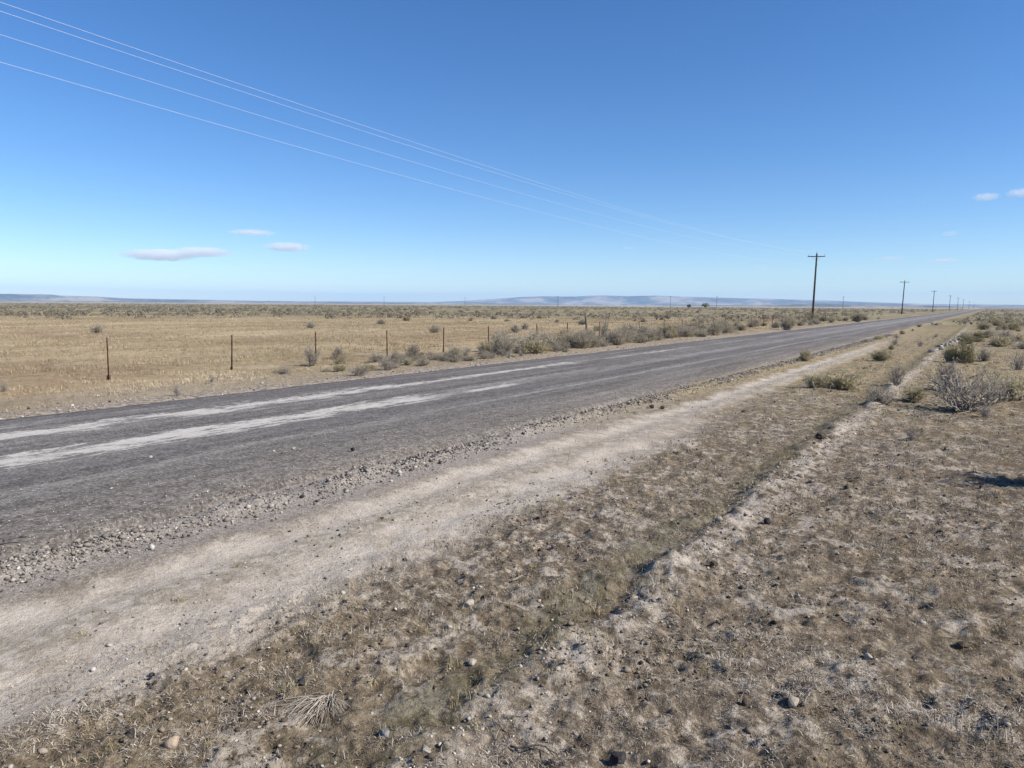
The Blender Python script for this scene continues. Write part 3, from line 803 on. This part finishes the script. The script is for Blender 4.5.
# shrubs one can point to
bush_px('dead', 945, 391, 40, 32, 'upright bare grey twigs at the left shoulder of the big dead shrub', k=3)
bush_px('dead', 962, 411, 92, 40, 'largest bare grey dead shrub, sprawling in right-hand grass, with dark shadow', k=0)
bush_px('dead', 985, 404, 58, 32, 'bare grey shrub merged into the right side of the largest dead shrub', k=1)
bush_px('yellow', 914, 402, 30, 13, 'low yellow-green shrub tucked against the left of the large dead shrub')
bush_px('dead', 880, 404, 36, 18, 'low grey twiggy shrub at the berm left of the large dead shrub', k=2)
bush_px('weed', 897, 386, 28, 22, 'brown dead weed behind the berm left of the large dead shrub')
bush_px('yellow', 842, 389, 48, 17, 'broad low yellow-green rabbitbrush between the track and the berm')
bush_px('yellow', 815, 388, 26, 13, 'small yellow-green rabbitbrush, left of the broad one by the track')
bush_px('green', 880, 361, 21, 10, 'low dark green clump at the end of the pale track')
bush_px('yellow', 805, 361, 15, 11, 'small tawny shrub standing on the near edge of the road')
bush_px('green', 966, 363, 28, 20, 'dark green shrub right of the pale rubble on the berm')
bush_px('yellow', 949, 362, 20, 16, 'straw-coloured shrub left of the dark green shrub on the right')
bush_px('sage', 984, 361, 17, 14, 'grey sagebrush right of the dark green shrub')
bush_px('weed', 1018, 370, 24, 18, 'dry dead weed at the right edge behind the large dead shrub')
bush_px('yellow', 1012, 400, 40, 20, 'green-yellow low shrub right of the large dead shrub at frame edge')
bush_px('weed', 985, 418, 30, 13, 'thin straw weed in front of the largest dead shrub')
bush_px('weed', 912, 440, 24, 16, 'thin dry weed below the largest dead shrub')
bush_px('sage', 1062, 487, 80, 74, 'grey sagebrush mostly outside the right edge, casting the long dark shadow', k=1)
bush_px('sage', 98, 333, 15, 9, 'lone dark shrub in the golden field beyond the leftmost fence post')
bush_px('dead', 312, 366, 20, 22, 'bare upright shrub by the third fence post from the left')
bush_px('sage', 338, 359, 18, 12, 'grey sagebrush beside the bare shrub at the third fence post')
bush_px('dead', 360, 376, 24, 13, 'pale grey shrub at the road verge left of the fourth fence post')
bush_px('weed', 178, 396, 14, 14, 'small dead weed on the far road verge between the first two fence posts')
bush_px('weed', 5, 392, 14, 12, 'small dead weed at the left edge of the photo by the fence')
bush_px('weed', 212, 384, 10, 9, 'small dry weed left of the second fence post on the verge')
bush_px('sage', 413, 361, 22, 15, 'grey-green sagebrush between fourth and fifth fence posts')
bush_px('dead', 388, 370, 26, 13, 'bleached twiggy shrub in front of the fourth fence post')
bush_px('sage', 455, 360, 24, 13, 'grey-green sagebrush right of the fifth fence post')
bush_px('sage', 503, 355, 30, 22, 'dark grey sagebrush at the foot of the sixth fence post')
bush_px('dead', 604, 343, 12, 26, 'tall thin dead shrub behind the leaning wooden post', k=4)
bush_px('green', 814, 322, 18, 8, 'dark green shrub right of the nearest utility pole base', k=1)
bush_px('green', 857, 322, 12, 8, 'dark green shrub on the far verge right of the nearest pole', k=2)
bush_px('sage', 787, 330, 18, 14, 'dark rounded sagebrush just left of the nearest utility pole')

def scatter_bush(n, gen, kinds, label_of, group, w_rng, h_rel, min_d=.5):
    done = []; tries = 0
    while len(done) < n and tries < n * 60:
        tries += 1; x, y = gen()
        w = rnd.uniform(*w_rng)
        if any((x - a) ** 2 + (y - b) ** 2 < (min_d * (w + c) / 2) ** 2 for a, b, c in done): continue
        done.append((x, y, w)); kd = rnd.choice(kinds)
        bush(kd, x, y, w, w * rnd.uniform(*h_rel), label_of(kd), group)
WORD = {'sage': 'grey-green sagebrush', 'green': 'dark green greasewood shrub', 'yellow': 'straw-coloured rabbitbrush', 'dead': 'bare grey dead shrub', 'weed': 'dry brown weed'}
scatter_bush(74, lambda: (rnd.uniform(-22.9, -19.3), rnd.uniform(31, 62)), ['sage', 'sage', 'sage', 'dead', 'sage', 'yellow'],
             lambda k: WORD[k] + ' in the dense clump along the far road edge at the fence', 'shrubs in the dense roadside clump', (.9, 2.1), (.36, .56), .33)
scatter_bush(50, lambda: (rnd.uniform(-24.5, -19.3), rnd.uniform(60, 175)), ['sage', 'sage', 'yellow', 'dead', 'sage', 'green'],
             lambda k: WORD[k] + ' lining the far verge towards the utility poles', 'shrubs lining the far verge towards the poles', (.9, 2.0), (.35, .56), .36)
scatter_bush(58, lambda: (rnd.uniform(-22.3, -18.6), 15 + 20 * rnd.random() ** .7), ['dead', 'sage', 'weed', 'yellow', 'sage'],
             lambda k: WORD[k] + ', low, among the sparse verge clumps left of the dense roadside strip', 'sparse low shrubs on the far verge', (.4, 1.0), (.3, .52), .4)
def right_field():
    y = 54 + 130 * rnd.random() ** 1.2
    return rnd.uniform(-1.6, .035 * y + 3), y
scatter_bush(58, right_field, ['sage', 'sage', 'yellow', 'green', 'dead', 'sage'],
             lambda k: WORD[k] + ' scattered over the grassland right of the berm', 'shrubs scattered right of the berm', (.7, 1.9), (.35, .55), .7)
def left_field():
    y = 45 + 120 * rnd.random(); px = rnd.uniform(560, 900)
    x = rnd.uniform(-75, -25)
    return x, y
scatter_bush(44, left_field, ['sage', 'sage', 'yellow', 'sage', 'sage'],
             lambda k: WORD[k] + ' dotted over the field behind the fence', 'shrubs dotted over the field behind the fence', (.7, 1.6), (.35, .55), .8)
scatter_bush(16, lambda: (rnd.uniform(-7.7, -3.2), rnd.uniform(40, 160)), ['yellow', 'yellow', 'weed', 'sage'],
             lambda k: WORD[k] + ' on the near verge where track and road run together', 'low shrubs on the near verge far ahead', (.5, 1.1), (.35, .6), .9)
print('bushes', len(BUSHES))

# far sagebrush that reads as one mass
def scrub():
    g = np.random.default_rng(71)
    x, y, r = wedge(12000, 120, 1500, g, 1.35, 45)
    k = ((x < -28) | (x > -4)) & (g.random(len(x)) < .25 + sstep(.42, .62, fbm(x * .012, y * .012, 3, 72)))
    k &= ~((x < -28) & (r < 150) & (g.random(len(x)) < .6))
    x, y, r = x[k], y[k], r[k]; n = len(x); m = 34
    w = g.uniform(.8, 2.2, n); h = w * g.uniform(.3, .48, n)
    a = g.uniform(0, 6.28, (n, m)); el = g.uniform(0, 1, (n, m)); rad = np.sqrt(1 - el ** 2) * g.uniform(.55, 1, (n, m))
    cx = x[:, None] + np.cos(a) * rad * w[:, None] / 2; cy = y[:, None] + np.sin(a) * rad * w[:, None] / 2
    cz = height(x, y)[:, None] + h[:, None] * (.12 + .8 * el)
    c = np.stack([cx, cy, cz], -1).reshape(-1, 3); N = len(c)
    d = g.normal(size=(N, 3)); d[:, 2] = np.abs(d[:, 2]) + .3; d /= np.linalg.norm(d, axis=1)[:, None]
    s = np.cross(d, g.normal(size=(N, 3))); s /= np.linalg.norm(s, axis=1)[:, None]
    L = (np.repeat(w, m) * g.uniform(.09, .19, N))[:, None]
    V = np.stack([c - s * L * .5 - d * L * .4, c + s * L * .5 - d * L * .4, c + s * L * .3 + d * L * .5, c - s * L * .3 + d * L * .5], 1).reshape(-1, 3)
    Q = (np.arange(N) * 4)[:, None] + np.array([[0, 1, 2, 3]])
    t = np.clip(np.repeat(g.normal(.25, .13, n), m) + .1 * g.normal(size=N), 0, 1)
    o = link('sagebrush_scrub', mesh_np('sagebrush_scrub', V, Q, None, t), M['sage_leaf'])
    tag(o, 'far belt of grey-green sagebrush scrub below the hills', 'scrub', kind='stuff')
scrub()

# ------------------------------------------------------------------ fence
def build_fence():
    X0 = -23.4
    pxs = [106, 231, 316, 387, 445, 490, 536, 568, 601, 640, 666, 684, 700, 714, 727]
    ys = [at_lateral(p, X0) for p in pxs]
    while ys[-1] < 165: ys.append(ys[-1] + rnd.uniform(4.6, 5.6))
    ys = [ys[0] - 8.6, ys[0] - 4.4] + ys
    f = thing('wire_fence', 'rusty steel post and wire fence between the road verge and golden field', 'fence', (X0, 0, 0))
    tops = []
    for i, y in enumerate(ys):
        x = X0 + rnd.uniform(-.12, .12); h = rnd.uniform(1.26, 1.36); hb = height(x, y)
        t = Tubes(); w = .027
        t.box((0, .019, h / 2 - .15), (w * 1.5, .012, h + .3)); t.box((0, -.008, h / 2 - .15), (.012, .042, h + .3))
        for k in range(14): t.box((0, .029, .22 + k * .075), (.02, .010, .016))
        t.box((0, .030, .05), (.12, .006, .16))
        o = link('post', t.mesh('post'), M['rust'], f); o.location = (x - X0, y, float(hb))
        o.rotation_euler = (rnd.gauss(0, .015), rnd.gauss(.015, .02), rnd.gauss(math.pi / 2, .2))
        tops.append((x - X0, y, float(hb)))
    # leaning weathered wooden post
    yw = at_lateral(589, X0); t = Tubes()
    t.tube([(0, 0, -.3), (.01, 0, .4), (.02, .02, .9), (.0, .03, 1.75)], .085, .06, 9)
    t.tube([(.02, .02, 1.05), (-.12, -.03, 1.22)], .03, .012, 6)
    o = link('wooden_post', t.mesh('wooden_post'), M['old_wood'], f); o.location = (-.1, yw, 0); o.scale = (1.15, 1.15, 1.15); o.rotation_euler = (-.05, -.26, -.55)
    tag(o, 'weathered dark wooden post leaning to the left')
    for hgt in (.35, .65, .95, 1.2):
        t = Tubes(); pts = []
        for (x, y, z), (x2, y2, z2) in zip(tops, tops[1:]):
            pts.append((x + .03, y, z + hgt)); pts.append(((x + x2) / 2 + .03, (y + y2) / 2, (z + z2) / 2 + hgt - .025))
        pts.append((tops[-1][0] + .03, tops[-1][1], tops[-1][2] + hgt))
        t.tube(pts, .0022, .0022, 4)
        for a, b in zip(pts, pts[1:]):
            A, B = Vector(a), Vector(b)
            if A.y > 45: break
            for k in range(8):
                p = A.lerp(B, (k + .5) / 8); t.tube([p + Vector((0, -.012, -.018)), p + Vector((.004, .012, .018))], .0012, .0008, 3)
        link('fence_wire', t.mesh('fence_wire'), M['rust'], f)
build_fence()

# ------------------------------------------------------------------ utility poles and conductors
PX = -26.5
pole_px = [813, 902.8, 933.2, 949.3, 959.0, 964.5, 971, 975.5]
pole_y = [at_lateral(813, PX)]
span = pole_y[0] * 1.08
for k in (2.12, 3.39, 4.75, 5.9, 7.3, 9.3, 12.0): pole_y.append(pole_y[0] * k)
POLE_H, ARM_Z, ARM_W = 11.9, 11.35, 2.9
def make_pole(label):
    r = thing('utility_pole', label, 'utility pole', (0, 0, 0), 0, 'utility poles along the far side of the road')
    t = Tubes(); t.tube([(0, 0, -.6), (0, 0, 3), (0, 0, 7), (0, 0, POLE_H)], .20, .135, 14); link('shaft', t.mesh('shaft', True), M['pole_wood'], r)
    t = Tubes(); t.box((0, -.20, ARM_Z), (ARM_W, .11, .15)); arm = link('crossarm', t.mesh('crossarm'), M['pole_wood'], r)
    t = Tubes(); t.tube([(0, -.14, ARM_Z), (0, -.28, ARM_Z)], .02, .02, 6); link('bolt', t.mesh('bolt'), M['steel'], arm)
    for s in (-1, 1):
        t = Tubes(); t.tube([(s * .75, -.262, ARM_Z - .05), (s * .14, -.175, ARM_Z - .62)], .018, .018, 5); link('brace', t.mesh('brace'), M['steel'], r)
    for x, y, z in ((-1.36, -.20, ARM_Z + .075), (1.36, -.20, ARM_Z + .075), (0, 0, POLE_H)):
        t = Tubes(); t.tube([(x, y, z), (x, y, z + .16)], .014, .012, 6); pin = link('insulator_pin', t.mesh('pin'), M['steel'], r)
        t = Tubes(); t.tube([(x, y, z + .12), (x, y, z + .17)], .06, .085, 10); t.tube([(x, y, z + .17), (x, y, z + .215)], .075, .06, 10); t.tube([(x, y, z + .215), (x, y, z + .27)], .045, .05, 10)
        link('insulator', t.mesh('insulator', True), M['insulator'], pin)
    t = Tubes(); t.box((.185, 0, 9.9), (.12, .09, .10)); t.tube([(.25, 0, 9.86), (.25, 0, 9.95)], .045, .045, 8); link('neutral_clamp', t.mesh('neutral_clamp'), M['steel'], r)
    return r
PL = ['nearest and tallest utility pole, dark wood with single crossarm, beyond the road',
      'second utility pole down the road, beyond the tallest one', 'third utility pole down the road, mid-sized and dark',
      'fourth utility pole down the road, small and faint', 'fifth utility pole down the road, small above the far road',
      'sixth utility pole down the road, tiny beside the fifth', 'seventh utility pole down the road, near the road vanishing point',
      'eighth and farthest utility pole at the road vanishing point']
p0 = make_pole(PL[0])
for i, y in enumerate(pole_y):
    o = p0 if i == 0 else copy_thing(p0)
    o['label'] = PL[i]; o.location = (PX + (0, .3, -.2, .2, .4, -.3, 0, .2)[i], y, 0)
    o.rotation_euler = (rnd.gauss(0, .006), .016 + rnd.gauss(0, .006), rnd.gauss(0, .02)); 

def conductor(label, dx, zoff, ya, yb):
    """a wire from the pole before the first one (left of the frame) to the last pole, hung with the sag the photo shows"""
    x0 = PX + dx; y_prev = pole_y[0] - span; zend = zoff
    A, B = [], []
    for px, py in ((0, ya), (320, yb)):
        r = ray(px, py); k = x0 / r.x; u = (r.y * k - y_prev) / span
        A.append((1 - u, -4 * u * (1 - u))); B.append(H + r.z * k - zend * u)
    z0, sag = np.linalg.solve(np.array(A), np.array(B)); z0, sag = float(z0), float(sag); print('wire', z0, sag)
    t = Tubes(); pts = []
    for k in range(61):
        u = k / 60; pts.append((x0, y_prev + span * u, z0 + (zend - z0) * u - 4 * sag * u * (1 - u)))
    for i in range(7):
        for k in range(1, 13):
            u = k / 12; pts.append((x0, pole_y[i] + (pole_y[i + 1] - pole_y[i]) * u, zend - 4 * sag * u * (1 - u)))
    a = Vector(pts[0]); t.tube([Vector(p) - a for p in pts], .004, .004, 5)
    o = link('power_line', t.mesh('power_line'), M['wire']); o.location = a
    tag(o, label, 'power line', 'conductors strung on the utility poles')
conductor('topmost pale wire of the four crossing the sky at left', 1.36, ARM_Z + .35, 2, 111)
conductor('second pale wire from the top across the sky', 0, POLE_H + .28, 11, 117)
conductor('third pale wire from the top across the sky', -1.36, ARM_Z + .35, 34.5, 134)
conductor('lowest pale wire of the four, separated below the others', .25, 9.98, 62, 153)

# second line of poles on the horizon
for i, (px, ptop, D) in enumerate([(315, 296.5, 900), (384, 296.6, 900), (465, 297, 900), (558, 296.0, 900), (670.5, 296.3, 920), (717, 296.3, 960), (843.5, 296.3, 900)]):
    o = copy_thing(p0); o.name = 'distant_pole'; c = at_dist(px, ptop, D); k = c.z / POLE_H
    o.location = (c.x, c.y, 0); o.scale = (k, k, k); o.rotation_euler = (0, 0, YAW + .3)
    o['group'] = 'poles of a far power line on the horizon'
    o['label'] = ['faint far pole on the horizon, leftmost of its line', 'faint far pole on the horizon above the fourth fence post', 'faint far pole left of the blue hills',
                  'faint far pole before the left end of the blue hills', 'faint far pole before the middle of the blue hills', 'faint far pole right of the small dark horizon tree',
                  'faint far pole right of the nearest utility pole'][i]

# tiny trees on the horizon
for px, w, h, lab in ((705.5, 7.5, 4.5, 'small dark tree on the horizon, larger of two left of the nearest pole'), (689, 4, 3, 'tiny dark tree on the horizon, smaller of two')):
    c = at_dist(px, 305, 1000); k = 1000 / F
    t = thing('distant_tree', lab, 'tree', (c.x, c.y, 0), 0)
    g = np.random.default_rng(int(px)); n = 500
    q = g.normal(size=(n, 3)); q /= np.linalg.norm(q, axis=1)[:, None]; q *= g.random((n, 1)) ** .4
    c3 = q * np.array([w * k / 2, w * k / 2, h * k / 2 * .8]) + np.array([0, 0, h * k * .58]); c3[:, 2] += .35 * np.sin(c3[:, 0] * 1.7)
    d = g.normal(size=(n, 3)) * .35; e = g.normal(size=(n, 3)) * .35
    V = np.stack([c3 - d, c3 - e, c3 + d, c3 + e], 1).reshape(-1, 3)
    link('crown', mesh_np('crown', V, (np.arange(n) * 4)[:, None] + np.array([[0, 1, 2, 3]]), None, g.random(n)), M['green_leaf'], t)
    tr = Tubes(); tr.tube([(0, 0, -.3), (.1, 0, h * k * .35), (.2, .1, h * k * .7)], .3, .12, 7); tr.tube([(.1, 0, h * k * .3), (-w * k * .2, .3, h * k * .65)], .15, .06, 6)
    link('trunk', tr.mesh('trunk'), M['old_wood'], t)

# ------------------------------------------------------------------ clouds
def mat_cloud():
    t = NT('thin_cloud')
    tc = t.n('ShaderNodeTexCoord'); g = tc.outputs['Object']
    ln = t.n('ShaderNodeVectorMath', operation='LENGTH'); t.put(ln.inputs[0], g)
    info = t.n('ShaderNodeObjectInfo')
    off = t.n('ShaderNodeVectorMath', operation='MULTIPLY_ADD'); t.put(off.inputs[0], g); off.inputs[1].default_value = (4.2, 4.2, 1.6); t.put(off.inputs[2], t.mul(info.outputs['Random'], 40.0))
    n = t.noise(off.outputs[0], 1.0, 6, .62)
    den = t.sub(t.step(t.add(t.mul(n, 3.0), t.mul(t.sub(1.0, ln.outputs['Value']), .8)), 1.35, 2.45), .0)
    den = t.mul(den, t.step(ln.outputs['Value'], 1.0, .75))
    v = t.n('ShaderNodeVolumePrincipled'); v.inputs['Color'].default_value = (.965, .985, 1.0, 1); v.inputs['Anisotropy'].default_value = 0.0
    t.put(v.inputs['Density'], t.mul(den, t.attr('thickness', 'OBJECT')))
    t.t.links.new(v.outputs[0], t.out.inputs['Volume'])
    return t.m
M['cloud'] = mat_cloud()
def cloud(px, py, wpx, hpx, dens, label):
    D = 22000; c = at_dist(px, py, D); k = D / F
    V, T = ICO_C
    o = link('cloud', mesh_np('cloud', V, None, T, smooth=True), M['cloud']); o.location = c
    o.scale = (wpx * k / 2, wpx * k * .3, hpx * k * .4); o.rotation_euler = (0, 0, YAW + (px - 512) / F * -1)
    o['thickness'] = dens * 1.3
    tag(o, label, 'cloud')
ICO_C = ico(3)
cloud(160, 255, 75, 15, .0045, 'largest white cloud streak low in the left sky')
cloud(203, 252, 60, 13, .0045, 'white tail adjoining the right end of the largest low cloud')
cloud(287, 247, 50, 13, .004, 'white wisp of cloud right of the largest low streak')
cloud(252, 232.5, 48, 8, .0035, 'thin white wisp above the other low clouds at left')
cloud(986, 197, 24, 10, .0035, 'small white cloud near the upper right corner')
cloud(1019, 193, 22, 11, .004, 'white cloud cut by the right edge')
cloud(950, 234, 17, 7, .0025, 'tiny pale cloud high above the fourth utility pole')
cloud(944, 261, 24, 7, .0035, 'small white cloud just above the third utility pole')
cloud(890, 259, 28, 8, .0018, 'faint cloud above and left of the second utility pole')
cloud(430, 261, 16, 5, .0008, 'faint grey cloud speck in the middle sky, leftmost')
cloud(628, 248, 18, 5, .0008, 'faint grey cloud speck above the blue hills')
cloud(763, 267, 18, 7, .0008, 'faint grey cloud speck left of the nearest pole top')

# ------------------------------------------------------------------ haze
def haze():
    t = NT('haze_air')
    v = t.n('ShaderNodeVolumePrincipled'); v.inputs['Color'].default_value = (.41, .65, 1.0, 1); v.inputs['Density'].default_value = 6.5e-5; v.inputs['Anisotropy'].default_value = 0.0
    t.t.links.new(v.outputs[0], t.out.inputs['Volume'])
    b = Tubes(); b.box((0, 0, 0), (1, 1, 1)); o = link('haze', b.mesh('haze'), t.m)
    o.scale = (30000, 30000, 263); o.location = (0, 0, 263 / 2 - 3)
    tag(o, 'thin blue haze over the whole plain', 'haze', kind='stuff')
haze()

# ------------------------------------------------------------------ light and sky
SUN_EL, SUN_ROT = math.radians(38), math.radians(76.6)
w = bpy.data.worlds.new('World'); SC.world = w; w.use_nodes = True
nt = w.node_tree; bg = nt.nodes['Background']
sky = nt.nodes.new('ShaderNodeTexSky'); sky.sky_type = 'NISHITA'; sky.sun_disc = False
sky.sun_elevation = SUN_EL; sky.sun_rotation = SUN_ROT; sky.altitude = 1400; sky.air_density = 1.0; sky.dust_density = .3; sky.ozone_density = 2.2
hs = nt.nodes.new('ShaderNodeHueSaturation'); hs.inputs['Saturation'].default_value = 1.25; hs.inputs['Hue'].default_value = .502
nt.links.new(sky.outputs[0], hs.inputs['Color']); tn = nt.nodes.new('ShaderNodeMix'); tn.data_type = 'RGBA'; tn.blend_type = 'MULTIPLY'; tn.inputs[0].default_value = 1.0; tn.inputs[7].default_value = (.90, .985, 1.12, 1)
nt.links.new(hs.outputs[0], tn.inputs[6]); nt.links.new(tn.outputs[2], bg.inputs[0]); bg.inputs[1].default_value = .088
sun = bpy.data.lights.new('sun', 'SUN'); sun.energy = 4.9; sun.angle = math.radians(.53); sun.color = (1, .935, .84)
so = bpy.data.objects.new('sun', sun); COL.objects.link(so)
sd = Vector((math.sin(SUN_ROT) * math.cos(SUN_EL), math.cos(SUN_ROT) * math.cos(SUN_EL), math.sin(SUN_EL)))
so.rotation_euler = sd.to_track_quat('Z', 'Y').to_euler(); so.location = sd * 60

# ------------------------------------------------------------------ camera and render settings
cam = bpy.data.cameras.new('camera'); cam.sensor_width = 36; cam.lens = 36 * F / 1024; cam.clip_start = .05; cam.clip_end = 60000
co = bpy.data.objects.new('camera', cam); COL.objects.link(co); SC.camera = co
ax = [local_to_world(v) for v in ((1, 0, 0), (0, 1, 0), (0, 0, 1))]
co.matrix_world = Matrix(((ax[0].x, ax[1].x, ax[2].x, 0), (ax[0].y, ax[1].y, ax[2].y, 0), (ax[0].z, ax[1].z, ax[2].z, H), (0, 0, 0, 1)))
vs = SC.view_settings; vs.view_transform = 'Standard'; vs.look = 'None'; vs.exposure = 0.62; vs.gamma = 1.0; vs.use_curve_mapping = False
SC.render.engine = 'CYCLES'
SC.cycles.max_bounces = 32; SC.cycles.diffuse_bounces = 3; SC.cycles.transparent_max_bounces = 6; SC.cycles.volume_bounces = 32
SC.cycles.volume_max_steps = 128
SC.cycles.use_denoising = True
SC.cycles.caustics_reflective = False; SC.cycles.caustics_refractive = False
SC.render.use_persistent_data = False
